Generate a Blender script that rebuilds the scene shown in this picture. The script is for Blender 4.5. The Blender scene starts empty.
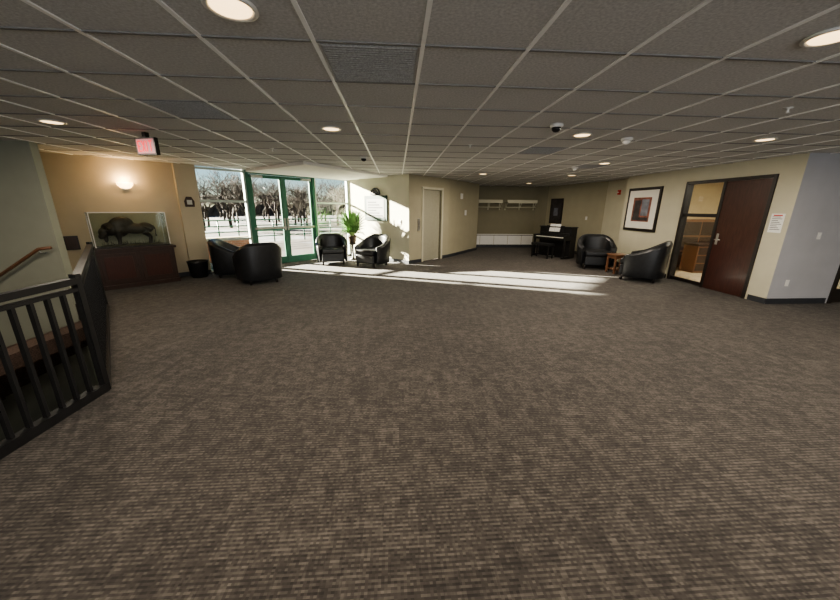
import bpy, bmesh, math, random
from mathutils import Vector, Matrix, Euler
random.seed(7)
R2=math.sqrt(0.5)
CEIL=2.5
# ------------------------------------------------------------------ materials
def nodes_of(name):
    m=bpy.data.materials.new(name); m.use_nodes=True
    nt=m.node_tree; b=nt.nodes['Principled BSDF']
    return m,nt,b
def N(nt,t,**kw):
    n=nt.nodes.new(t)
    for k,v in kw.items(): setattr(n,k,v)
    return n
def c4(c): return (c[0],c[1],c[2],1)
def mat(name,col,rough=.6,metal=0,var=.12,scale=8,bump=0,bscale=200,emit=None,estr=0,stretch=None,col2=None,coat=0):
    m,nt,b=nodes_of(name)
    tc=N(nt,'ShaderNodeTexCoord'); mp=N(nt,'ShaderNodeMapping')
    nt.links.new(tc.outputs['Object'],mp.inputs[0])
    if stretch: mp.inputs['Scale'].default_value=stretch
    ns=N(nt,'ShaderNodeTexNoise'); ns.inputs['Scale'].default_value=scale; ns.inputs['Detail'].default_value=6
    nt.links.new(mp.outputs[0],ns.inputs[0])
    cr=N(nt,'ShaderNodeValToRGB')
    a=[x*(1-var) for x in col]; z=[min(1,x*(1+var)) for x in (col2 or col)]
    cr.color_ramp.elements[0].color=c4(a); cr.color_ramp.elements[1].color=c4(z)
    cr.color_ramp.elements[0].position=.3; cr.color_ramp.elements[1].position=.7
    nt.links.new(ns.outputs[0],cr.inputs[0]); nt.links.new(cr.outputs[0],b.inputs['Base Color'])
    b.inputs['Roughness'].default_value=rough; b.inputs['Metallic'].default_value=metal
    if coat: b.inputs['Coat Weight'].default_value=coat
    if bump:
        n2=N(nt,'ShaderNodeTexNoise'); n2.inputs['Scale'].default_value=bscale; nt.links.new(mp.outputs[0],n2.inputs[0])
        bp=N(nt,'ShaderNodeBump'); bp.inputs['Strength'].default_value=bump; bp.inputs['Distance'].default_value=.005
        nt.links.new(n2.outputs[0],bp.inputs['Height']); nt.links.new(bp.outputs[0],b.inputs['Normal'])
    if emit:
        b.inputs['Emission Color'].default_value=c4(emit); b.inputs['Emission Strength'].default_value=estr
    return m
def mat_glass(name,tint=(.95,.98,.97),refl=.08):
    m=bpy.data.materials.new(name); m.use_nodes=True; nt=m.node_tree; nt.nodes.clear()
    o=N(nt,'ShaderNodeOutputMaterial'); t=N(nt,'ShaderNodeBsdfTransparent'); g=N(nt,'ShaderNodeBsdfGlossy')
    t.inputs[0].default_value=c4(tint); g.inputs['Roughness'].default_value=.02
    lw=N(nt,'ShaderNodeLayerWeight'); lw.inputs[0].default_value=.25
    mx=N(nt,'ShaderNodeMixShader'); mu=N(nt,'ShaderNodeMath',operation='MULTIPLY_ADD')
    mu.inputs[1].default_value=.5; mu.inputs[2].default_value=refl*.4
    nt.links.new(lw.outputs['Fresnel'],mu.inputs[0]); nt.links.new(mu.outputs[0],mx.inputs[0])
    nt.links.new(t.outputs[0],mx.inputs[1]); nt.links.new(g.outputs[0],mx.inputs[2]); nt.links.new(mx.outputs[0],o.inputs[0])
    return m
def mat_carpet():
    m,nt,b=nodes_of('carpet_tile'); L=nt.links.new
    geo=N(nt,'ShaderNodeNewGeometry')
    def vmul(sx,sy):
        mp=N(nt,'ShaderNodeVectorMath',operation='MULTIPLY'); mp.inputs[1].default_value=(sx,sy,1); L(geo.outputs['Position'],mp.inputs[0]); return mp.outputs[0]
    def math_(op,a,bv=None,c=None):
        n=N(nt,'ShaderNodeMath',operation=op)
        for i,v in enumerate((a,bv,c)):
            if v is None: continue
            if isinstance(v,(int,float)): n.inputs[i].default_value=v
            else: L(v,n.inputs[i])
        return n.outputs[0]
    def cell(sx,sy):
        fl=N(nt,'ShaderNodeVectorMath',operation='FLOOR'); L(vmul(sx,sy),fl.inputs[0])
        wn=N(nt,'ShaderNodeTexWhiteNoise',noise_dimensions='2D'); L(fl.outputs[0],wn.inputs['Vector']); return wn.outputs['Value'],fl.outputs[0]
    def nz(sx,sy,det,ro=.55):
        n=N(nt,'ShaderNodeTexNoise'); n.inputs['Scale'].default_value=1; n.inputs['Detail'].default_value=det; n.inputs['Roughness'].default_value=ro
        L(vmul(sx,sy),n.inputs[0]); return n.outputs[0]
    row=math_('PINGPONG',math_('FLOOR',math_('MULTIPLY',N_sep(nt,geo,L,'Y'),84)),1)
    fine,_=cell(70,84)
    mid,_=cell(11.4,26.06)
    mid2,_=cell(21.17,8.14)
    cloud=nz(11,22,3); big=nz(1.6,2.2,2)
    wt,ft=cell(1/.614,1/.614)
    s=math_('MULTIPLY',cloud,.34)
    s=math_('MULTIPLY_ADD',big,.10,s)
    s=math_('MULTIPLY_ADD',mid,.12,s)
    s=math_('MULTIPLY_ADD',mid2,.11,s)
    s=math_('MULTIPLY_ADD',wt,.045,s)
    s=math_('MULTIPLY_ADD',fine,.21,s)
    s=math_('MULTIPLY_ADD',row,.16,s)     # mean ~ .54
    cr=N(nt,'ShaderNodeValToRGB'); e=cr.color_ramp.elements
    e[0].position=.32; e[0].color=(.023,.0195,.0172,1)
    e[1].position=.84; e[1].color=(.125,.110,.094,1)
    k=e.new(.55); k.color=(.050,.0425,.0368,1)
    L(s,cr.inputs[0]); L(cr.outputs[0],b.inputs['Base Color'])
    b.inputs['Roughness'].default_value=.9; b.inputs['Specular IOR Level'].default_value=.2
    b.inputs['Sheen Weight'].default_value=.08; b.inputs['Sheen Roughness'].default_value=.6
    bp=N(nt,'ShaderNodeBump'); bp.inputs['Strength'].default_value=.25; bp.inputs['Distance'].default_value=.003
    L(s,bp.inputs['Height']); L(bp.outputs[0],b.inputs['Normal'])
    return m
def N_sep(nt,geo,L,ax):
    s=N(nt,'ShaderNodeSeparateXYZ'); L(geo.outputs['Position'],s.inputs[0]); return s.outputs[ax]
def mat_ground():
    m,nt,b=nodes_of('winter_ground'); L=nt.links.new
    tc=N(nt,'ShaderNodeTexCoord'); n=N(nt,'ShaderNodeTexNoise'); n.inputs['Scale'].default_value=.35; n.inputs['Detail'].default_value=7; L(tc.outputs['Object'],n.inputs[0])
    cr=N(nt,'ShaderNodeValToRGB'); e=cr.color_ramp.elements
    e[0].position=.50; e[0].color=(.040,.029,.020,1); e[1].position=.62; e[1].color=(.11,.12,.14,1)
    L(n.outputs[0],cr.inputs[0]); L(cr.outputs[0],b.inputs['Base Color']); b.inputs['Roughness'].default_value=.95
    return m
def mat_brick():
    m,nt,b=nodes_of('brick'); tc=N(nt,'ShaderNodeTexCoord'); br=N(nt,'ShaderNodeTexBrick')
    mp=N(nt,'ShaderNodeMapping'); mp.inputs['Rotation'].default_value=(math.pi/2,0,0)
    nt.links.new(tc.outputs['Object'],mp.inputs[0]); nt.links.new(mp.outputs[0],br.inputs[0])
    br.inputs['Scale'].default_value=4; br.inputs['Color1'].default_value=(.22,.075,.045,1); br.inputs['Color2'].default_value=(.15,.055,.035,1); br.inputs['Mortar'].default_value=(.22,.19,.17,1)
    nt.links.new(br.outputs[0],b.inputs['Base Color']); b.inputs['Roughness'].default_value=.9
    return m
def mat_wood(name,c1,c2,rough=.35,axis=(1,12,12)):
    return mat(name,c1,rough,0,.1,6,0,200,None,0,axis,c2,coat=.2)

M_carpet=mat_carpet()
M_ceil=mat('ceiling_tile',(.60,.595,.585),.95,0,.16,60,.5,160)
M_tbar_lit=mat('tbar_long_lit',(.95,.95,.94),.4,0,.02)  # window-light highlight painted into the colour of the long bars
M_tbar_shaded=mat('tbar_cross_shaded',(.22,.22,.22),.6,0,.02)  # same bars, shade painted in as a darker colour
M_diff=mat('air_diffuser',(.40,.40,.40),.7,0,.3,90)
M_gyp=mat('white_gypsum',(.82,.81,.77),.8,0,.02,4)
M_beige=mat('beige_paint',(.47,.41,.30),.75,0,.04,3,.15,120)
M_olive=mat('olive_paint',(.38,.35,.25),.75,0,.04,3,.15,120)
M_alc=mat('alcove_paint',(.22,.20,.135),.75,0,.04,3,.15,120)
M_light=mat('cream_paint',(.53,.505,.39),.75,0,.04,3,.15,120)
M_gray=mat('graygreen_paint',(.28,.285,.23),.75,0,.04,3,.15,120)
M_blue=mat('lavender_gray_paint',(.43,.43,.455),.75,0,.04,3,.15,120)
M_base=mat('vinyl_base',(.035,.038,.045),.5,0,.1)
M_black=mat('black_metal',(.010,.010,.011),.45,0,.2)
M_bframe=mat('black_frame',(.018,.014,.012),.4,0,.2)
M_leather=mat('black_leather',(.013,.014,.016),.38,0,.3,14,.25,90)
M_mahog=mat_wood('mahogany',(.040,.014,.010),(.065,.024,.017),.3,(14,14,1))
M_dwood=mat_wood('dark_walnut',(.028,.015,.011),(.045,.022,.016),.35,(12,12,1.5))
M_rwood=mat_wood('red_oak',(.15,.07,.04),(.20,.10,.055),.35,(2,12,12))
M_green=mat('green_aluminium',(.03,.13,.085),.4,0,.08)
M_alu=mat('window_aluminium',(.44,.50,.47),.4,0,.05)
M_steel=mat('brushed_steel',(.45,.45,.43),.35,.9,.06,40)
M_elev=mat('elevator_panel',(.40,.385,.30),.45,.2,.05,20)
M_glass=mat_glass('clear_glass')
M_white=mat('white_plastic',(.75,.74,.71),.45,0,.02)
M_paper=mat('paper',(.8,.8,.78),.7,0,.02)
M_board=mat('board_panel',(.24,.24,.22),.7,0,.02)
M_ink=mat('ink',(.02,.02,.022),.7)
M_bronze=mat('dark_bronze',(.035,.026,.02),.45,.4,.5,30,.6,60)
M_grass=mat('diorama_grass',(.06,.055,.03),.9,0,.5,50,.8,80)
M_ground=mat_ground()
M_bark=mat('bark',(.036,.027,.021),.9,0,.3,6)
M_brick=mat_brick()
M_lens=mat('lamp_lens',(1,.9,.75),.5,0,.01,emit=(1,.68,.34),estr=2.4)
M_sconce=mat('sconce_glass',(1,.85,.6),.5,0,.01,emit=(1,.66,.32),estr=6)
M_red=mat('red_letters',(.5,.02,.02),.5,0,.02,emit=(1,.03,.05),estr=.9)
M_exit=mat('exit_face',(.5,.22,.24),.5,0,.02,emit=(1,.3,.36),estr=.12)
M_redp=mat('red_plastic',(.5,.03,.02),.4,0,.05)
M_leaf=mat('leaf_green',(.09,.22,.055),.5,0,.3,6,col2=(.22,.38,.14))
M_terra=mat('pot_glaze',(.10,.07,.05),.4,0,.2)
M_stair=mat('stair_carpet',(.07,.045,.035),.9,0,.5,60,.4,90)
M_tan=mat('tan_stringer',(.38,.32,.22),.7,0,.05)
M_office=mat('office_paint',(.52,.42,.27),.8,0,.05)
M_tile=mat('office_floor',(.46,.39,.29),.4,0,.15,4)
M_artr=mat('art_rust',(.20,.075,.05),.7,0,.5,9)
M_artb=mat('art_slate',(.16,.17,.2),.7,0,.4,7)
M_artk=mat('art_dark',(.04,.035,.035),.7,0,.4,9)
M_hedge=mat('distant_brush',(.06,.047,.042),.95,0,.5,1.2)
M_ivory=mat('piano_keys',(.8,.78,.7),.3,0,.02)
M_mat_w=mat('picture_mat',(.72,.7,.64),.8,0,.02)
M_dgreen=mat('dark_green_board',(.008,.035,.02),.6,0,.1)

# ------------------------------------------------------------------ builder
class Bld:
    def __init__(s): s.v=[];s.f=[];s.m=[];s.sm=[];s.mats=[]
    def mi(s,m):
        if m not in s.mats: s.mats.append(m)
        return s.mats.index(m)
    def add(s,vs,fs,m,M=None,smooth=False):
        o=len(s.v); k=s.mi(m)
        for v in vs:
            v=Vector(v); s.v.append(tuple(M@v) if M else tuple(v))
        for f in fs: s.f.append([i+o for i in f]); s.m.append(k); s.sm.append(smooth)
    def box(s,c,d,m,M=None):
        x,y,z=c; a,b,h=d[0]/2,d[1]/2,d[2]/2
        vs=[(x+i*a,y+j*b,z+k*h) for k in(-1,1) for j in(-1,1) for i in(-1,1)]
        s.add(vs,[(0,2,3,1),(4,5,7,6),(0,1,5,4),(2,6,7,3),(0,4,6,2),(1,3,7,5)],m,M)
    def bx(s,x0,x1,y0,y1,z0,z1,m,M=None): s.box(((x0+x1)/2,(y0+y1)/2,(z0+z1)/2),(x1-x0,y1-y0,z1-z0),m,M)
    def tube(s,pts,rad,m,n=10,smooth=True,flat=None):
        pts=[Vector(p) for p in pts]
        if not hasattr(rad,'__len__'): rad=[rad]*len(pts)
        vs=[];fs=[]
        for i,p in enumerate(pts):
            d=(pts[min(i+1,len(pts)-1)]-pts[max(i-1,0)]).normalized()
            up=Vector((0,0,1)) if abs(d.z)<.9 else Vector((1,0,0))
            a=d.cross(up).normalized(); b=a.cross(d).normalized()
            for k in range(n):
                t=2*math.pi*k/n; vs.append(p+(a*math.cos(t)+b*math.sin(t)*(flat or 1))*rad[i])
        for i in range(len(pts)-1):
            for k in range(n):
                fs.append((i*n+k,i*n+(k+1)%n,(i+1)*n+(k+1)%n,(i+1)*n+k))
        fs.append(tuple(range(n))[::-1]); fs.append(tuple(range((len(pts)-1)*n,len(pts)*n)))
        s.add(vs,fs,m,None,smooth)
    def lathe(s,prof,c,m,n=28,smooth=True,sx=1,sy=1):
        vs=[];fs=[]
        for r,z in prof:
            for k in range(n):
                t=2*math.pi*k/n; vs.append((c[0]+r*sx*math.cos(t),c[1]+r*sy*math.sin(t),c[2]+z))
        for i in range(len(prof)-1):
            for k in range(n): fs.append((i*n+k,i*n+(k+1)%n,(i+1)*n+(k+1)%n,(i+1)*n+k))
        fs.append(tuple(range(n))[::-1]); fs.append(tuple(range((len(prof)-1)*n,len(prof)*n)))
        s.add(vs,fs,m,None,smooth)
    def ell(s,c,r,m,n=18,rot=None):
        vs=[];fs=[];h=n//2
        Mt=(rot.to_matrix() if rot else Matrix.Identity(3))
        for i in range(1,h):
            p=math.pi*i/h
            for k in range(n):
                t=2*math.pi*k/n
                vs.append(Vector(c)+Mt@Vector((r[0]*math.sin(p)*math.cos(t),r[1]*math.sin(p)*math.sin(t),r[2]*math.cos(p))))
        vs.append(Vector(c)+Mt@Vector((0,0,r[2]))); vs.append(Vector(c)+Mt@Vector((0,0,-r[2])))
        for i in range(h-2):
            for k in range(n): fs.append((i*n+k,(i+1)*n+k,(i+1)*n+(k+1)%n,i*n+(k+1)%n))
        T=len(vs)-2
        for k in range(n):
            fs.append((T,k,(k+1)%n)); fs.append((T+1,(h-2)*n+(k+1)%n,(h-2)*n+k))
        s.add(vs,fs,m,None,True)
    def prism(s,poly,z0,z1,m,M=None):
        n=len(poly); vs=[(x,y,z0) for x,y in poly]+[(x,y,z1) for x,y in poly]
        fs=[tuple(range(n))[::-1],tuple(range(n,2*n))]+[(i,(i+1)%n,n+(i+1)%n,n+i) for i in range(n)]
        s.add(vs,fs,m,M)
    def obj(s,name,loc=(0,0,0),rz=0,bevel=0,parent=None,sub=0,seg=2):
        me=bpy.data.meshes.new(name); me.from_pydata(s.v,[],s.f)
        for m in s.mats: me.materials.append(m)
        for i,p in enumerate(me.polygons): p.material_index=s.m[i]; p.use_smooth=s.sm[i]
        bm=bmesh.new(); bm.from_mesh(me); bmesh.ops.recalc_face_normals(bm,faces=bm.faces); bm.to_mesh(me); bm.free()
        o=bpy.data.objects.new(name,me); bpy.context.scene.collection.objects.link(o)
        o.location=loc; o.rotation_euler=(0,0,rz)
        if bevel:
            b=o.modifiers.new('bevel','BEVEL'); b.width=bevel; b.segments=seg; b.limit_method='ANGLE'
        if sub:
            b=o.modifiers.new('sub','SUBSURF'); b.levels=sub; b.render_levels=sub
        if parent: o.parent=parent
        return o
def empty(name,loc=(0,0,0),rz=0):
    o=bpy.data.objects.new(name,None); bpy.context.scene.collection.objects.link(o); o.location=loc; o.rotation_euler=(0,0,rz); o.empty_display_size=.1
    return o
def sn(s,n): return (R2*(s-n),R2*(s+n))   # 45-degree wall coordinates -> plan

# ------------------------------------------------------------------ room shell
def wall(name,p0,p1,m,z0=0,z1=CEIL,th=.12,ops=(),base=True,e0=0,e1=0):
    p0=Vector(p0);p1=Vector(p1); L=(p1-p0).length; ang=math.atan2((p1-p0).y,(p1-p0).x)
    b=Bld(); x=e0
    for (a0,a1,za,zb) in sorted(ops):
        if a0>x: b.bx(x,a0,0,th,z0,z1,m)
        if za>z0: b.bx(a0,a1,0,th,z0,za,m)
        if zb<z1: b.bx(a0,a1,0,th,zb,z1,m)
        x=a1
    if x<L: b.bx(x,L-e1,0,th,z0,z1,m)
    b.obj('wall_'+name,(p0.x,p0.y,0),ang)
    if base:
        b=Bld(); x=0
        for (a0,a1,za,zb) in sorted(ops):
            if za<=.01:
                if a0-.05>x: b.bx(x,a0-.05,-.012,-.0005,0.001,.1,M_base)
                x=a1+.05
        if x<L: b.bx(x,L,-.012,-.0005,0.001,.1,M_base)
        b.obj('baseboard_'+name,(p0.x,p0.y,0),ang)
NW=9.19; NG=9.3
S0,S1,S2,S3=2.66,3.82,5.80,7.05
wall('northwest',sn(-1.0,NW),sn(2.25,NW),M_beige)
b=Bld(); b.bx(0,S0-2.25,-.09,.25,0,CEIL,M_beige); p=sn(2.25,NW); b.obj('wall_pier',(p[0],p[1],0),math.pi/4)
b=Bld(); b.bx(0.0,S0-2.25,-.104,-.0905,.001,.1,M_base); b.obj('baseboard_pier',(p[0],p[1],0),math.pi/4)
cA=sn(S3,NG)
wall('sign',cA,(.34,9.69),M_light,e1=.003)
EL=(7.72-7.10,8.6-7.10,0,2.13)
wall('elevator',(.34,9.69),(1.69,11.04),M_olive,ops=[EL],e0=.003)
wall('passage',(1.69,11.04),(3.15,13.1),M_olive)
wall('alcove_return',(3.15,13.1),(3.15,14.1),M_olive)
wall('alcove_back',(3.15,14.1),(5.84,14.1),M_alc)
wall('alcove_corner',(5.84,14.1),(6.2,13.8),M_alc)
wall('alcove_east',(6.2,13.8),(6.9,10.96),M_olive)
wall('niche',(6.9,10.96),(6.9,9.5),M_light)
wall('niche_return',(6.9,9.5),(6.55,9.5),M_light,base=False,th=.1,e1=.003)
AW=6.55
wall('east',(AW,9.5),(AW,5.24),M_light,ops=[(9.5-7.46,9.5-5.60,0,2.22)],e0=.003,e1=.003)
wall('east_return',(AW+.0,5.24),(9.6,5.24),M_blue,ops=[(1.2,2.1,0,2.15)],e0=.003)
wall('southeast',(9.6,9.5),(9.6,-5.2),M_light,base=False)
wall('office_north',(6.9,9.38),(9.6,9.38),M_office,base=False)
wall('south',(9.6,-5.2),(-9.2,-5.2),M_light,z0=-2.7)
wall('west',(-9.2,-5.2),(-9.2,5.67),M_gray,z0=-2.7,base=False)
wall('stair',(-9.2,5.67),(-5.39,5.67),M_gray,z0=-2.7,base=False)
b=Bld(); b.bx(6.675,6.69,7.5,9.36,0,CEIL,M_office); b.obj('wall_office_lining')
b=Bld()
b.prism([(-2.6,-5.19),(-2.5,-5.19),(-2.5,2.84),(-4.62,5.5),(-4.7,5.38),(-2.6,2.80)],-2.7,-.31,M_tan)
b.obj('wall_stair_hall')
outer=[(10.0,-5.32),(10.0,14.3),(2.9,14.3),sn(S3+.12,NG+.12),sn(-1.0,NW+.12)]
b=Bld()
fl=[(-2.6,-5.32)]+outer+[(-7.3,5.68),(-5.39,5.68),(-4.66,5.38),(-2.6,2.82)]
b.prism(fl,-.3,0,M_carpet); b.obj('floor')
b=Bld(); b.bx(6.68,9.59,5.37,9.37,.0,.008,M_tile); b.obj('floor_office')
b=Bld(); b.bx(-9.3,-2.5,-5.3,5.8,-2.9,-2.7,M_carpet); b.obj('floor_lower')
b=Bld()
b.prism([(-9.32,-5.32)]+outer+[(-9.32,5.8)],CEIL,CEIL+.25,M_ceil); b.obj('ceiling')
A0,B0,T=.158,2.21,.614
poly=[(-9.2,-5.2),(9.6,-5.2),(9.6,14.1),(3.15,14.1),(1.69,11.04),(.34,9.69),cA,sn(-1,NG),(-9.2,5.67)]
def inter(axis,val):
    r=[]
    n=len(poly)
    for i in range(n):
        p,q=poly[i],poly[(i+1)%n]
        if (p[axis]-val)*(q[axis]-val)<0:
            t=(val-p[axis])/(q[axis]-p[axis]); r.append(p[1-axis]+t*(q[1-axis]-p[1-axis]))
    return sorted(r)
b=Bld()
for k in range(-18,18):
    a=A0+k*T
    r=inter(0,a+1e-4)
    for i in range(0,len(r)-1,2): b.bx(a-.012,a+.012,r[i],r[i+1],CEIL-.008,CEIL,M_tbar_lit)
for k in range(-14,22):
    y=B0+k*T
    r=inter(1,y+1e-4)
    for i in range(0,len(r)-1,2): b.bx(r[i],r[i+1],y-.010,y+.010,CEIL-.006,CEIL,M_tbar_shaded)
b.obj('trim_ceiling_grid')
b=Bld(); b.prism([(-3.75,9.05),(-1.87,7.3),(-.25,9.9),(-1.60,11.3)],CEIL-.07,CEIL-.009,M_gyp); b.obj('ceiling_soffit')
for (ka,kb) in [(-1,0),(-4,2),(3,5),(6,8)]:
    a=A0+(ka+.5)*T; y=B0+(kb+.5)*T
    b=Bld()
    b.bx(a-.28,a+.28,y-.28,y+.28,CEIL-.006,CEIL-.0005,M_diff)
    for j in range(18): b.bx(a-.27,a+.27,y-.27+j*.031,y-.262+j*.031,CEIL-.009,CEIL-.006,M_diff)
    b.obj('ceiling_air_vent')
def can(a,y,on=True,power=32):
    b=Bld()
    b.lathe([(.115,-.001),(.12,-.012),(.1,-.016),(.092,-.006),(.092,-.004)],(a,y,CEIL),M_white)
    b.lathe([(.09,-.011),(.088,-.014)],(a,y,CEIL),M_lens)
    b.obj('recessed_light')
    l=bpy.data.lights.new('can_lamp','AREA'); l.shape='DISK'; l.size=.17; l.energy=power; l.color=(1,.88,.72)
    o=bpy.data.objects.new('can_lamp',l); o.location=(a,y,CEIL-.03); bpy.context.scene.collection.objects.link(o)
cs=[(-3.84,4.36),(-.763,4.36),(2.307,4.36),(4.763,4.36),(-.763,1.903),(2.307,1.903),(5.6,1.9),
    (-3.84,-1),(-.763,-.9),(2.307,-.9),(5.6,-.9),(-.763,-3.6),(2.9,-3.6),(4.15,6.82),(4.763,9.27),(2.307,9.27)]
for c in cs: can(*c)
can(4.76,12.3,True,9)
can(8.0,7.2,True,60); can(8.3,6.0,True,35)

# ------------------------------------------------------------------ windows and doors
def frame_window(name,s0,s1,bars,vert=()):
    b=Bld(); L=s1-s0; w=.05
    b.bx(0,w,0,.1,0,CEIL,M_alu); b.bx(L-w,L,0,.1,0,CEIL,M_alu)
    for z in bars: b.bx(w,L-w,.01,.09,z-.025,z+.025,M_alu)
    for x in vert: b.bx(x-.02,x+.02,.01,.09,.05,CEIL-.03,M_alu)
    b.bx(w,L-w,.045,.052,.02,CEIL-.02,M_glass)
    p=sn(s0,NG); b.obj(name,(p[0],p[1],0),math.pi/4)
frame_window('window_1',S0,S1,[.03,.78,1.72,2.46])
frame_window('window_2',S2,S3,[.03,.78,1.72,2.46])
b=Bld(); L=S2-S1
b.bx(0,.07,-.02,.1,0,CEIL,M_green); b.bx(L-.07,L,-.02,.1,0,CEIL,M_green); b.bx(.07,L-.07,-.02,.1,2.42,CEIL,M_green)
for (x0,x1,hx) in [(.075,L/2-.003,1),(L/2+.003,L-.075,-1)]:
    y0,y1=.02,.065; q=.085
    b.bx(x0,x0+q,y0,y1,.01,2.41,M_green); b.bx(x1-q,x1,y0,y1,.01,2.41,M_green)
    b.bx(x0+q,x1-q,y0,y1,.01,.2,M_green); b.bx(x0+q,x1-q,y0,y1,2.33,2.41,M_green); b.bx(x0+q,x1-q,y0,y1,.98,1.06,M_green)
    b.bx(x0+q,x1-q,y0+.015,y0+.022,.2,2.33,M_glass)
    b.bx(x0+.02,x1-.02,y0-.05,y0-.02,1.0,1.05,M_steel)
    b.bx(x0+.02,x0+.06,y0-.03,y0,1.0,1.05,M_steel); b.bx(x1-.06,x1-.02,y0-.03,y0,1.0,1.05,M_steel)
    px=x1-.04 if hx==1 else x0+.04
    b.box((px,y0-.03,1.12),(.03,.03,.34),M_steel)
    b.box(((x0+x1)/2-hx*.25,y0-.03,2.36),(.3,.06,.06),M_steel)
p=sn(S1,NG); b.obj('door_1',(p[0],p[1],0),math.pi/4)
b=Bld(); x0,x1=EL[0],EL[1]; w=x1-x0
b.bx(x0-.07,x0,-.03,.1,0,2.2,M_light); b.bx(x1,x1+.07,-.03,.1,0,2.2,M_light); b.bx(x0,x1,-.03,.1,2.13,2.2,M_light)
b.bx(x0,x0+w/2-.008,.05,.08,.005,2.13,M_elev); b.bx(x0+w/2+.008,x1,.07,.10,.005,2.13,M_elev); b.bx(x0+w/2-.02,x0+w/2+.02,.085,.11,.005,2.13,M_black)
b.bx(x0-.25,x0-.15,-.012,-.001,.95,1.3,M_steel); b.lathe([(.015,0),(.012,.01)],(x0-.2,-.015,1.1),M_white)
b.obj('door_2',(.34,9.69,0),math.pi/4,.004)
b=Bld(); X0=0;X1=7.46-5.60; H=2.22; f=.06; xm=.93
ax=math.atan2(-1,0)
b.bx(X0,f,-.02,.12,0,H,M_bframe); b.bx(X1-f,X1,-.02,.12,0,H,M_bframe); b.bx(f,X1-f,-.02,.12,H-f,H,M_bframe); b.bx(xm-f/2,xm+f/2,-.02,.12,0,H-f,M_bframe)
for z in (.05,1.5): b.bx(f,xm-f/2,.02,.08,z-.035,z+.035,M_bframe)
b.bx(f,xm-f/2,.045,.051,.02,H-f,M_glass)
b.bx(xm+f/2+.003,X1-f-.003,-.008,.037,.01,H-f-.004,M_mahog)
hx=xm+f/2+.07
b.bx(hx-.025,hx+.025,-.016,-.008,.93,1.15,M_steel); b.tube([(hx,-.016,1.03),(hx,-.06,1.03),(hx+.03,-.065,1.03),(hx+.12,-.065,1.03)],.01,M_steel)
b.obj('door_3',(AW,7.46,0),ax,.003)
b=Bld(); f=.07
b.bx(0,f,-.02,.12,0,2.15,M_bframe); b.bx(.9-f,.9,-.02,.12,0,2.15,M_bframe); b.bx(f,.9-f,-.02,.12,2.08,2.15,M_bframe)
b.bx(f,.9-f,.03,.07,0.01,.25,M_bframe); b.bx(f,.9-f,.045,.05,.25,2.08,M_glass)
b.obj('door_4',(AW+1.2,5.24,0),0)

# ------------------------------------------------------------------ stairs and railing
b=Bld()
for i in range(12):
    x1=-4.72-.28*i; z=-.17*(i+1)
    b.bx(x1-.30,x1,3.6,5.655,z-.2,z,M_stair)
    b.bx(x1-.302,x1-.27,3.6,5.655,z-.02,z+.003,M_dwood)
pts=[(-4.72,-.0),(-4.72,-.45),(-8.1,-2.5),(-8.3,-2.5),(-8.3,-2.05)]
M_=Matrix(((1,0,0,0),(0,0,1,0),(0,1,0,0),(0,0,0,1)))
b.prism(pts,3.54,3.6,M_tan,M_)
b.obj('staircase')
l=bpy.data.lights.new('stair_fill','AREA'); l.size=.6; l.energy=30; l.color=(1,.88,.72)  # added fill lamp to lift the dark stairwell
o=bpy.data.objects.new('stair_fill',l); o.location=(-6.3,2.3,CEIL-.03); bpy.context.scene.collection.objects.link(o)
b=Bld(); b.bx(-6.6,-6.0,2.0,2.6,CEIL-.02,CEIL-.006,M_white); b.obj('ceiling_fill_panel')  # unseen panel added above the stairwell fill lamp
def railpanel(b,p,q,n=None,h=1.03):
    p=Vector((p[0],p[1],0)); q=Vector((q[0],q[1],0)); L=(q-p).length; d=(q-p).normalized()
    ang=math.atan2(d.y,d.x); M=Matrix.Translation(p)@Matrix.Rotation(ang,4,'Z')
    b.bx(0,L,-.03,.03,h-.05,h,M_black,M); b.bx(0,L,-.022,.022,h-.11,h-.08,M_black,M)
    b.bx(0,L,-.035,.035,0,.075,M_black,M)
    n=int(L/.12)
    for i in range(n+1):
        x=.02+i*(L-.04)/n
        b.bx(x-.012,x+.012,-.016,.016,.075,h-.08,M_black,M)
b=Bld()
railpanel(b,(-2.62,-2.5),(-2.62,2.82)); railpanel(b,(-2.62,2.82),(-4.66,5.38))
for p in [(-2.62,2.82),(-4.66,5.38)]: b.box((p[0],p[1],.53),(.05,.05,1.06),M_black)
b.obj('stair_railing')
b=Bld()
b.tube([(-5.42,5.58,.95),(-5.6,5.58,.93),(-7.6,5.58,-.28)],.024,M_rwood,12)
for x,z in((-5.6,.93),(-6.6,.33),(-7.5,-.21)): b.tube([(x,5.58,z-.02),(x,5.6,z-.07),(x,5.672,z-.07)],.008,M_steel,8)
b.obj('wall_handrail')

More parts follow.
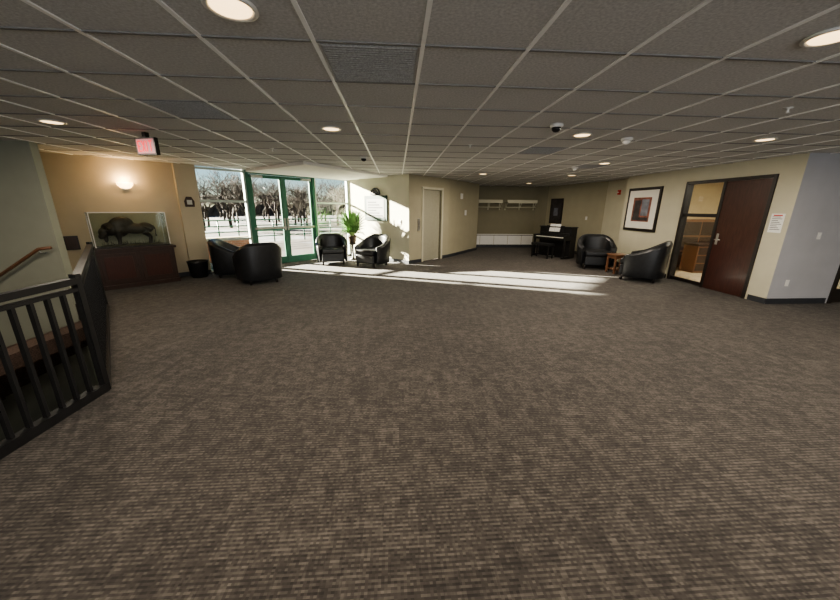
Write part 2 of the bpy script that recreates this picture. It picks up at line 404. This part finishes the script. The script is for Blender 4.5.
# ------------------------------------------------------------------ furniture
def armchair(loc,face,scale=1.0,back=.26):
    b=Bld(); n=36; vs=[];fs=[]
    prof=[(0,.09),(0.0,.35),(0.008,.93),(-.03,1.0),(-.085,1.0),(-.125,.93),(-.12,.45),(-.12,.2)]
    for i in range(n+1):
        t=math.radians(-128+256*i/n)
        k=max(0,math.cos(t*.80)); h=.57+back*min(1,k**1.5*1.15)
        if abs(math.degrees(t))>112: h-=.03*(abs(math.degrees(t))-112)/16
        for (dr,hz) in prof:
            ex=.42+dr; flare=.03*(hz-.3)
            cx,sy_=math.sin(t),math.cos(t)
            q=(abs(cx)**(2.8)+abs(sy_)**(2.8))**(-1/2.8)
            z=hz*h if hz>.21 else hz
            vs.append(((ex+flare)*q*cx,(ex+flare)*q*sy_,z))
    m=len(prof)
    for i in range(n):
        for k in range(m-1): fs.append((i*m+k,(i+1)*m+k,(i+1)*m+k+1,i*m+k+1))
        fs.append((i*m+m-1,(i+1)*m+m-1,(i+1)*m,i*m))
    fs.append(tuple(range(m))); fs.append(tuple(range(n*m,n*m+m))[::-1])
    b.add(vs,fs,M_leather,None,True)
    e=empty('armchair',(loc[0],loc[1],0),face+math.pi/2)
    e.scale=(scale,scale,scale)
    b.obj('shell',parent=e,bevel=.008)
    b=Bld()
    pl=[(-.30,-.36),(.30,-.36),(.31,.0),(.27,.22),(.12,.31),(-.12,.31),(-.27,.22),(-.31,0)]
    b.prism(pl,.10,.33,M_leather); b.obj('base',parent=e,bevel=.03,seg=3)
    b=Bld(); b.prism([(x*.97,y*(1.03 if y<0 else .97)) for x,y in pl],.325,.46,M_leather); b.obj('cushion',parent=e,bevel=.045,seg=4)
    b=Bld()
    for x,y in((-.28,-.3),(.28,-.3),(-.25,.27),(.25,.27)): b.lathe([(.022,0),(.03,.11)],(x,y,0),M_bframe,12)
    b.obj('feet',parent=e)
    return e
def fa(dx,dy): return math.atan2(dy,dx)
armchair((-3.04,7.40),fa(-.6,.8),1.06)
armchair((-3.88,8.12),fa(.95,.25),1.05)
armchair((-1.90,9.84),fa(.25,-1),1.02)
armchair((-.70,9.48),fa(-.55,-.8),1.04)
armchair((5.6,9.0),fa(-.35,-1),1.1)
armchair((5.78,7.38),fa(-.75,.75),1.12)
b=Bld(); b.bx(-.22,.22,-.2,.2,.46,.495,M_rwood); b.bx(-.19,.19,-.17,.17,.38,.46,M_rwood)
for x in(-.18,.18):
    for y in(-.16,.16): b.bx(x-.022,x+.022,y-.022,y+.022,0,.46,M_rwood)
b.bx(-.18,.18,-.16,.16,.1,.12,M_rwood); b.obj('side_table',(5.75,8.2,0),0,.006)
b=Bld(); b.lathe([(.15,0),(.17,.02),(.205,.34),(.215,.38),(.195,.38),(.18,.33),(.15,.03)],(0,0,0),M_black); b.obj('waste_basket',(-4.62,7.93,0))
def onwall45(s,n=NW-.015): 
    p=sn(s,n); return (p[0],p[1],0)
e=empty('display_cabinet',onwall45(1.28),math.pi/4)
b=Bld(); W=1.28;D=.5
b.bx(-W/2,W/2,-D,0,0,.08,M_dwood); b.bx(-W/2+.02,W/2-.02,-D+.02,0,.08,.74,M_dwood); b.bx(-W/2-.02,W/2+.02,-D-.02,0,.74,.79,M_dwood)
for x0,x1 in((-W/2+.06,-.03),(.03,W/2-.06)):
    b.bx(x0,x1,-D+.008,-D+.02,.13,.69,M_dwood); b.bx(x0+.06,x1-.06,-D+.0,-D+.01,.19,.63,M_mahog)
b.obj('cabinet',parent=e,bevel=.006)
b=Bld(); cw,cd,z0,z1=1.16,.40,.80,1.46; yc=-.25
b.bx(-cw/2,cw/2,yc-cd/2,yc+cd/2,.79,.815,M_bframe)
g=.006
b.bx(-cw/2,cw/2,yc-cd/2,yc-cd/2+g,.815,z1,M_glass); b.bx(-cw/2,cw/2,yc+cd/2-g,yc+cd/2,.815,z1,M_glass)
b.bx(-cw/2,-cw/2+g,yc-cd/2+g,yc+cd/2-g,.815,z1,M_glass); b.bx(cw/2-g,cw/2,yc-cd/2+g,yc+cd/2-g,.815,z1,M_glass)
b.bx(-cw/2,cw/2,yc-cd/2,yc+cd/2,z1,z1+g,M_glass)
for x in(-cw/2,cw/2):
    for y in(yc-cd/2,yc+cd/2): b.box((x,y,(.815+z1)/2),(.012,.012,z1-.815),M_white)
for y in(yc-cd/2,yc+cd/2): b.box((0,y,z1+.003),(cw,.012,.014),M_white)
for x in(-cw/2,cw/2): b.box((x,yc,z1+.003),(.012,cd,.014),M_white)
b.obj('glass_case',parent=e)
b=Bld()
E=lambda c,r,ry=0: b.ell(c,r,M_bronze,16,Euler((0,ry,0)))
E((-.12,0,.40),(.20,.10,.15),-.15); E((-.17,0,.30),(.16,.11,.15)); E((.06,0,.31),(.24,.10,.11),.1); E((.25,0,.32),(.14,.09,.11))
E((-.30,0,.31),(.13,.095,.13),.3); E((-.40,0,.25),(.085,.07,.10),.3); E((-.445,0,.18),(.05,.048,.06),.4); E((-.39,0,.13),(.035,.03,.08)); E((-.36,0,.355),(.07,.08,.055))
for sy in(-1,1):
    b.tube([(-.19,sy*.06,.28),(-.20,sy*.065,.18),(-.195,sy*.065,.10),(-.20,sy*.065,.03),(-.205,sy*.065,0)],[.065,.05,.026,.022,.028],M_bronze,10)
    b.tube([(.27,sy*.05,.32),(.22,sy*.06,.22),(.31,sy*.06,.13),(.295,sy*.06,.04),(.285,sy*.06,0)],[.085,.062,.028,.022,.028],M_bronze,10)
    b.tube([(-.37,sy*.06,.34),(-.375,sy*.115,.345),(-.38,sy*.13,.385),(-.38,sy*.118,.42)],[.022,.02,.014,.005],M_bronze,8)
    E((-.33,sy*.095,.32),(.018,.03,.02))
b.tube([(.38,0,.36),(.41,0,.30),(.405,0,.2),(.41,0,.14)],[.014,.011,.01,.02],M_bronze,8)
o=b.obj('bison_statue',parent=e); o.location=(0,yc,.838)
r=o.modifiers.new('r','REMESH'); r.mode='VOXEL'; r.voxel_size=.009; r.use_smooth_shade=True
sm=o.modifiers.new('s','SMOOTH'); sm.iterations=3
b=Bld(); b.lathe([(.5,0),(.49,.016),(.42,.026),(.2,.03),(.0,.03)],(0,yc,.815),M_grass,24,True,1,.33)
for i in range(90):
    x=random.uniform(-.46,.46); y=yc+random.uniform(-.12,.12); h=random.uniform(.03,.09)
    b.tube([(x,y,.83),(x+random.uniform(-.02,.02),y,.83+h)],[.003,.001],M_grass,4)
b.obj('diorama_base',parent=e)
e=onwall45(1.39)
b=Bld(); n=14; vs=[];fs=[]
for j,(r,z) in enumerate([(.03,-.075),(.08,-.05),(.115,-.005),(.13,.04)]):
    for k in range(n+1):
        t=math.pi+math.pi*k/n; vs.append((r*math.cos(t),.75*r*math.sin(t),z))
for j in range(3):
    for k in range(n): fs.append((j*(n+1)+k,j*(n+1)+k+1,(j+1)*(n+1)+k+1,(j+1)*(n+1)+k))
b.add(vs,fs,M_sconce,None,True); b.bx(-.05,.05,-.02,.014,-.1,.02,M_steel)
b.obj('wall_sconce',(e[0],e[1],2.0),math.pi/4)
l=bpy.data.lights.new('sconce_lamp','POINT'); l.energy=14; l.color=(1,.64,.30); l.shadow_soft_size=.05
o=bpy.data.objects.new('sconce_lamp',l); p=sn(1.39,NW-.12); o.location=(p[0],p[1],2.08); bpy.context.scene.collection.objects.link(o)
p=sn(2.44,NW-.095)
b=Bld(); b.prism([(-.09,-.1),(.09,-.1),(.1,.02),(.05,.12),(-.05,.12),(-.1,.02)],0,.02,M_dwood,Matrix.Rotation(math.pi/2,4,'X')); b.bx(-.05,.05,-.026,-.02,-.05,.05,M_steel)
b.obj('wall_plaque',(p[0],p[1],1.68),math.pi/4)
p=onwall45(.42)
b=Bld(); b.bx(-.1,.1,-.015,.012,-.13,.13,M_bframe); b.bx(-.08,.08,-.018,-.015,-.11,.11,M_dwood); b.obj('framed_notice',(p[0],p[1],.9),math.pi/4)

sa=math.atan2(9.69-cA[1],.34-cA[0])
def onsign(x,z): 
    d=Vector((.34-cA[0],9.69-cA[1])).normalized(); return (cA[0]+d.x*x,cA[1]+d.y*x,z)
b=Bld(); b.bx(-.50,.50,-.04,-.001,0,.74,M_dgreen); b.bx(-.39,.39,-.046,-.04,.10,.64,M_board)
for i in range(6): b.bx(-.33,.33-.14*(i%3),-.049,-.046,.13+i*.08,.165+i*.08,M_ink)
b.obj('event_board',onsign(1.33,1.21),sa,.004)
b=Bld()
pts=[(.2*math.cos(math.pi*i/16),-.03,.17*math.sin(math.pi*i/16)) for i in range(17)]
b.tube(pts,.024,M_black,8); b.tube([(-.2,-.03,0),(.2,-.03,0)],.024,M_black,8)
for i in range(1,6):
    t=math.pi*i/6; b.tube([(0,-.03,.0),(.2*math.cos(t),-.03,.17*math.sin(t))],.014,M_black,6)
b.bx(-.03,.03,-.03,-.001,.0,.06,M_black); b.obj('wall_arch_ornament',onsign(1.33,1.99),sa)
b=Bld(); b.bx(-.04,.04,-.02,-.001,-.06,.06,M_white); b.bx(-.01,.01,-.03,-.02,-.02,.02,M_white); b.obj('light_switch',onsign(2.35,1.2),sa,.003)
e=empty('potted_plant',(-1.40,10.60,0))
b=Bld(); b.lathe([(.11,0),(.12,.02),(.03,.06),(.028,.45),(.11,.5),(.13,.52)],(0,0,0),M_bframe); b.obj('stand',parent=e)
b=Bld(); b.lathe([(.09,.52),(.12,.58),(.135,.72),(.14,.76),(.12,.76),(.11,.73),(0,.72)],(0,0,0),M_terra); b.obj('pot',parent=e)
b=Bld()
for i in range(330):
    t=random.uniform(0,2*math.pi); L=random.uniform(.25,.56); up=random.uniform(.3,.95); w=random.uniform(.022,.036)
    if math.sin(t)<-.5: L=min(L,.4)
    d=Vector((math.cos(t),math.sin(t),0)); sd=Vector((-math.sin(t),math.cos(t),0)); vs=[];fs=[]
    for k in range(8):
        u=k/7; c=d*(.03+L*u*.85)+Vector((0,0,.75+up*u*1.15-.75*L*u*u)); ww=w*math.sin(math.pi*min(.98,u*.85+.13))
        vs+=[c-sd*ww+Vector((0,0,ww*.4)),c,c+sd*ww+Vector((0,0,ww*.4))]
    for k in range(7):
        fs+=[(k*3,k*3+1,k*3+4,k*3+3),(k*3+1,k*3+2,k*3+5,k*3+4)]
    b.add(vs,fs,M_leaf,None,True)
b.obj('leaves',parent=e)
e=empty('upright_piano',(5.45,11.25,0),math.radians(-62))
b=Bld(); W=1.25
b.bx(-W/2,W/2,-.02,.28,.0,1.0,M_black); b.bx(-W/2-.02,W/2+.02,-.05,.3,1.0,1.03,M_black)
b.bx(-W/2,W/2,-.34,-.02,.60,.68,M_black)
for x in(-W/2+.03,W/2-.03): b.bx(x-.03,x+.03,-.34,-.02,.66,.76,M_black); b.bx(x-.03,x+.03,-.32,-.26,.0,.62,M_black); b.bx(x-.035,x+.035,-.36,0,0,.07,M_black)
b.bx(-W/2+.06,W/2-.06,-.07,-.02,.70,.82,M_black)
b.obj('case',parent=e,bevel=.008)
b=Bld(); nk=50; kw=(W-.13)/nk
for i in range(nk): b.bx(-W/2+.065+i*kw,-W/2+.065+(i+.93)*kw,-.30,-.07,.68,.70,M_ivory)
for i in range(nk):
    if i%7 not in(2,6): b.bx(-W/2+.065+(i+.7)*kw,-W/2+.065+(i+1.25)*kw,-.22,-.07,.70,.712,M_black)
b.obj('keys',parent=e)
b=Bld(); Mx=Matrix.Translation((0,-.06,.84))@Matrix.Rotation(math.radians(-14),4,'X'); b.bx(-.35,.35,-.012,0,0,.22,M_black,Mx); b.bx(-.22,-.01,-.018,-.012,.02,.28,M_paper,Mx); b.bx(.0,.2,-.018,-.012,.02,.28,M_paper,Mx)
b.obj('music_desk',parent=e)
b=Bld()
for x in(-.08,0,.08): b.tube([(x,-.04,.03),(x,-.12,.03)],.012,M_steel,8)
b.obj('pedals',parent=e)
b=Bld(); b.bx(-.36,.36,-.16,.16,.42,.5,M_leather)
for x in(-.32,.32):
    for y in(-.12,.12): b.bx(x-.02,x+.02,y-.02,y+.02,0,.42,M_black)
b.obj('piano_bench',(4.93,10.98,0),math.radians(-62),.01)
def coat_rack(x,w,name='coat_rack_shelf'):
    b=Bld()
    for i in range(6): b.tube([(0,-.06-.05*i,1.86),(w,-.06-.05*i,1.86)],.016,M_light,8)
    b.bx(0,w,-.36,-.33,1.82,1.95,M_light)
    b.tube([(0,-.2,1.66),(w,-.2,1.66)],.018,M_light,8)
    for k in (0.02,w/2,w-.02):
        b.bx(k-.02,k+.02,-.34,-.002,1.82,1.85,M_light); b.bx(k-.02,k+.02,-.03,-.002,1.55,1.86,M_light); b.tube([(k,-.02,1.6),(k,-.32,1.84)],.012,M_light,8); b.tube([(k,-.2,1.66),(k,-.2,1.84)],.01,M_light,8)
    b.obj(name,(x,14.1,0))
coat_rack(3.3,1.0); coat_rack(4.5,1.25)
b=Bld(); b.bx(0,2.6,-.09,-.015,.12,.50,M_white); b.bx(0,2.6,-.1,-.02,.53,.56,M_white); b.bx(0,2.6,-.06,-.015,.50,.53,M_bframe); b.bx(0,2.6,-.07,-.015,0.0,.12,M_base)
for i in range(4): b.bx(.6*i+.3,.6*i+.315,-.095,-.09,.13,.5,M_olive)
b.obj('baseboard_heater',(3.2,14.1,0))
d=Vector((6.9-6.2,10.96-13.8)); Ld=d.length; d.normalize(); aa=math.atan2(d.y,d.x)
b=Bld(); b.bx(-.35,.35,-.03,-.001,0,.95,M_bframe); b.bx(-.3,.3,-.034,-.03,.05,.9,M_artk); b.bx(-.12,.12,-.036,-.034,.3,.6,M_artb); b.obj('framed_print',(6.2+d.x*.6,13.8+d.y*.6,1.05),aa)
b=Bld(); b.bx(-.04,.04,-.02,-.001,-.06,.06,M_white); b.obj('light_switch',(6.2+d.x*2.2,13.8+d.y*2.2,1.3),aa,.003)
b=Bld(); b.bx(-.05,.05,-.05,-.001,-.07,.07,M_redp); b.lathe([(.03,0),(.03,.02)],(0,-.06,-.01),M_white,12); b.obj('fire_alarm',(6.9,10.3,2.12),-math.pi/2,.005)
d=Vector((1.46,2.06)).normalized(); pa=math.atan2(d.y,d.x)
b=Bld(); b.bx(-.06,.06,-.05,-.001,-.09,.09,M_white); b.obj('thermostat',(1.69+d.x*.9,11.04+d.y*.9,2.0),pa,.004)
b=Bld(); b.bx(-.06,.06,-.03,-.001,-.09,.09,M_white); b.obj('thermostat',(1.69+d.x*1.3,11.04+d.y*1.3,1.45),pa,.004)
b=Bld(); w,h=1.2,1.12
b.bx(0,w,-.035,-.001,0,h,M_bframe); b.bx(.07,w-.07,-.038,-.035,.07,h-.07,M_mat_w)
b.bx(.27,w-.27,-.041,-.038,.25,h-.25,M_artr); b.bx(.33,.56,-.043,-.041,.32,h-.32,M_artk); b.bx(.6,.86,-.043,-.041,.4,h-.3,M_artb); b.bx(.31,.89,-.044,-.043,.28,.36,M_artk)
b.obj('framed_painting',(AW,9.33,1.05),-math.pi/2,.003)
b=Bld(); b.bx(-.105,.105,-.006,-.001,0,.32,M_paper)
for i in range(8): b.bx(-.08,.08-.03*(i%3),-.008,-.006,.05+i*.03,.058+i*.03,M_ink)
b.bx(-.07,.07,-.008,-.006,.28,.3,M_redp); b.obj('paper_notice',(AW,5.43,1.24),-math.pi/2)
b=Bld(); b.bx(-.035,.035,-.008,-.001,-.057,.057,M_white); b.bx(-.015,.015,-.012,-.008,.01,.04,M_white); b.bx(-.015,.015,-.012,-.008,-.04,-.01,M_white); b.obj('electrical_outlet',(AW+.3,5.24,.38),0,.002)
b=Bld(); b.bx(-.035,.035,-.008,-.001,-.057,.057,M_white); b.bx(-.008,.008,-.018,-.008,-.02,.02,M_white); b.obj('light_switch',(AW+.62,5.24,1.2),0,.002)
b=Bld(); b.bx(-.03,.03,-.03,.03,.23,.30,M_black); b.bx(-.17,.17,-.03,.03,0,.23,M_black); b.bx(-.15,.15,-.033,-.03,.02,.21,M_exit)
def letter(segs,x):
    for (xa,za,xb,zb) in segs:
        dx,dz=xb-xa,zb-za; L=math.hypot(dx,dz); M=Matrix.Translation((x+(xa+xb)/2,-.035,.05+(za+zb)/2))@Matrix.Rotation(-math.atan2(dz,dx),4,'Y'); b.box((0,0,0),(L+.012,.003,.018),M_red,M)
w_,h_=.045,.13
letter([(0,0,0,h_),(0,0,w_,0),(0,h_,w_,h_),(0,h_/2,w_*.8,h_/2)],-.125)
letter([(0,0,w_,h_),(0,h_,w_,0)],-.055)
letter([(0,0,0,h_)],.025)
letter([(w_/2,0,w_/2,h_),(0,h_,w_,h_)],.07)
o=b.obj('exit_sign',(-3.2,4.86,CEIL-.27),math.radians(-16)); o.scale=(.88,.88,.9)
def dome(a,y,m,name):
    b=Bld(); b.lathe([(.07,0),(.072,-.02),(.06,-.035)],(0,0,0),M_white,20); b.lathe([(.05,-.035),(.045,-.06),(.025,-.078),(0.003,-.083)],(0,0,0),m,20); b.obj(name,(a,y,CEIL-.001))
dome(1.76,3.9,M_black,'security_camera'); dome(-.6,6.6,M_black,'security_camera'); dome(2.99,4.5,M_white,'smoke_detector'); dome(3.9,7.5,M_white,'smoke_detector')
for (x,y) in [(-1.99,5.9),(1.08,5.2),(3.53,3.1),(-3.22,3.1)]:
    b=Bld(); b.lathe([(.035,0),(.035,-.005),(.01,-.01),(.008,-.04),(.02,-.042),(.02,-.045)],(0,0,0),M_white,14); b.obj('fire_sprinkler',(x,y,CEIL-.001))
b=Bld(); b.bx(0,1.0,0,.5,.70,.75,M_dwood); b.bx(.02,.4,.03,.48,0,.70,M_rwood); b.bx(.9,.96,.03,.48,0,.70,M_rwood); b.bx(.4,.9,.44,.47,.1,.70,M_rwood)
for i in range(3): b.bx(.05,.37,.012,.03,.06+i*.21,.24+i*.21,M_dwood)
b.obj('office_desk',(7.75,8.05,.008),0,.006)
b=Bld(); b.bx(0,1.7,0,.36,0,1.35,M_rwood)
for i in range(3):
    for j in range(2): b.bx(.05+j*.82,.83+j*.82,-.012,0,.07+i*.42,.44+i*.42,M_dwood)
b.obj('office_bookcase',(7.75,9.0,.008),0,.005)

# ------------------------------------------------------------------ outdoors
b=Bld(); q=[sn(-90,NG+.14),sn(110,NG+.14),sn(110,170),sn(-90,170)]; b.prism(q,-.3,-.04,M_ground); b.obj('winter_ground')
b=Bld(); b.bx(-.3,0,0,2.6,-.04,3.2,M_brick); p=sn(2.45,NG+.15); b.obj('wall_sun_blocker',(p[0],p[1],0),math.pi/4)  # unseen wall added to keep sun out of the left window
b=Bld(); b.bx(0,1.9,0,.3,-.04,.62,M_brick); b.bx(-.03,1.93,-.03,.33,.62,.68,M_tan); p=sn(2.7,11.2); b.obj('brick_planter_wall',(p[0],p[1],0),math.pi/4)
b=Bld()
for i in range(19): b.tube([(i*.8,0,0),(i*.8,0,1.05)],.03,M_green,8)
for z in(.3,.55,.8,1.05): b.tube([(0,0,z),(14.4,0,z)],.026,M_green,8)
p=sn(2.0,16); b.obj('outdoor_railing',(p[0],p[1],-.04),math.pi/4)
def tree_mesh(seed,H):
    rnd=random.Random(seed); b=Bld()
    def br(p,d,L,r,dep):
        q=p+d*L; mid=(p+q)/2+Vector((rnd.uniform(-1,1),rnd.uniform(-1,1),0))*L*.06
        b.tube([p,mid,q],[r,r*.85,r*.65],M_bark,5 if dep<2 else 3,True)
        if dep>=6: return
        for i in range(3 if dep<5 else 2):
            nd=(d+Vector((rnd.uniform(-1,1),rnd.uniform(-1,1),rnd.uniform(-.35,.5)))*.75).normalized()
            br(p+(q-p)*rnd.uniform(.5,1),nd,L*rnd.uniform(.6,.86),max(r*.6,.009),dep+1)
    br(Vector((0,0,-.1)),Vector((0,0,1)),H*.2,.12,0)
    return b
tm=[tree_mesh(s,7.0).obj('bare_tree') for s in (1,2,3,4)]
rr=random.Random(5); pos=[]
for i in range(66):
    n_=rr.uniform(26,58); f_=rr.uniform(.26,.92); pos.append((n_*f_,n_))
for i,(s_,n_) in enumerate(pos):
    if i<4: o=tm[i]
    else: o=bpy.data.objects.new('bare_tree',tm[i%4].data); bpy.context.scene.collection.objects.link(o)
    p=sn(s_,n_); o.location=(p[0],p[1],-.05); o.rotation_euler=(0,0,i*1.3); k=.75+.5*((i*37)%10)/10; o.scale=(k,k,k)
b=Bld(); vs=[];fs=[]; n=240
for i in range(n+1):
    x=-60+i*.8; h=1.9+random.random()*.9+.5*math.sin(i*.31); vs+=[(x,random.uniform(-1,1),-.2),(x,random.uniform(-1,1),h)]
for i in range(n): fs.append((i*2,i*2+2,i*2+3,i*2+1))
b.add(vs,fs,M_hedge); p=sn(20,66); b.obj('distant_treeline',(p[0],p[1],0),math.pi/4)

# ------------------------------------------------------------------ light
w=bpy.data.worlds.new('World'); bpy.context.scene.world=w; w.use_nodes=True; nt=w.node_tree
sk=nt.nodes.new('ShaderNodeTexSky'); sk.sky_type='NISHITA'; sk.sun_disc=False; sk.sun_elevation=math.radians(20)
sk.air_density=1.0; sk.dust_density=.1; sk.ozone_density=4
sd=Vector((.929,-.371,0)).normalized()
to_sun=-sd; sk.sun_rotation=math.atan2(to_sun.x,to_sun.y)
nt.links.new(sk.outputs[0],nt.nodes['Background'].inputs[0]); nt.nodes['Background'].inputs[1].default_value=.11
l=bpy.data.lights.new('sun','SUN'); l.energy=95; l.angle=.02; l.color=(1,.89,.74)
o=bpy.data.objects.new('sun',l); bpy.context.scene.collection.objects.link(o)
el=math.radians(16.0); dv=Vector((sd.x*math.cos(el),sd.y*math.cos(el),-math.sin(el))); o.rotation_euler=dv.to_track_quat('-Z','Y').to_euler()
b=Bld()
for i in range(7): b.bx(-3.0+i*1.5-.03,-3.0+i*1.5+.03,-.0,.06,.4,2.35,M_alu)
for z in(.4,2.35): b.bx(-3.03,6.03,0,.06,z-.03,z+.03,M_alu)
b.bx(-3,6,.0,.01,.4,2.35,M_white); b.obj('window_fill_south',(0,-5.19,0))  # unseen window added to go with the south fill lamp
l=bpy.data.lights.new('south_fill','AREA'); l.shape='RECTANGLE'; l.size=9; l.size_y=1.9; l.energy=190; l.color=(.92,.96,1)  # added fill lamp behind the camera, brightens walls and ceiling
o=bpy.data.objects.new('south_fill',l); o.location=(1.5,-5.1,1.38); o.rotation_euler=(math.radians(90),0,0); bpy.context.scene.collection.objects.link(o)
# ------------------------------------------------------------------ camera
cd=bpy.data.cameras.new('cam'); cam=bpy.data.objects.new('camera',cd); bpy.context.scene.collection.objects.link(cam)
cd.lens=330/840*36; cd.sensor_width=36; cd.clip_end=500; cd.clip_start=.05
cam.location=(0,0,1.6)
cam.rotation_euler=(Matrix.Rotation(math.radians(-4.0),3,'Z')@Matrix.Rotation(math.radians(90-15.58),3,'X')@Matrix.Rotation(.009,3,'Z')).to_euler()
bpy.context.scene.camera=cam
bpy.context.scene.view_settings.exposure=.35
try: bpy.context.scene.view_settings.look='AgX - Medium High Contrast'
except Exception: pass
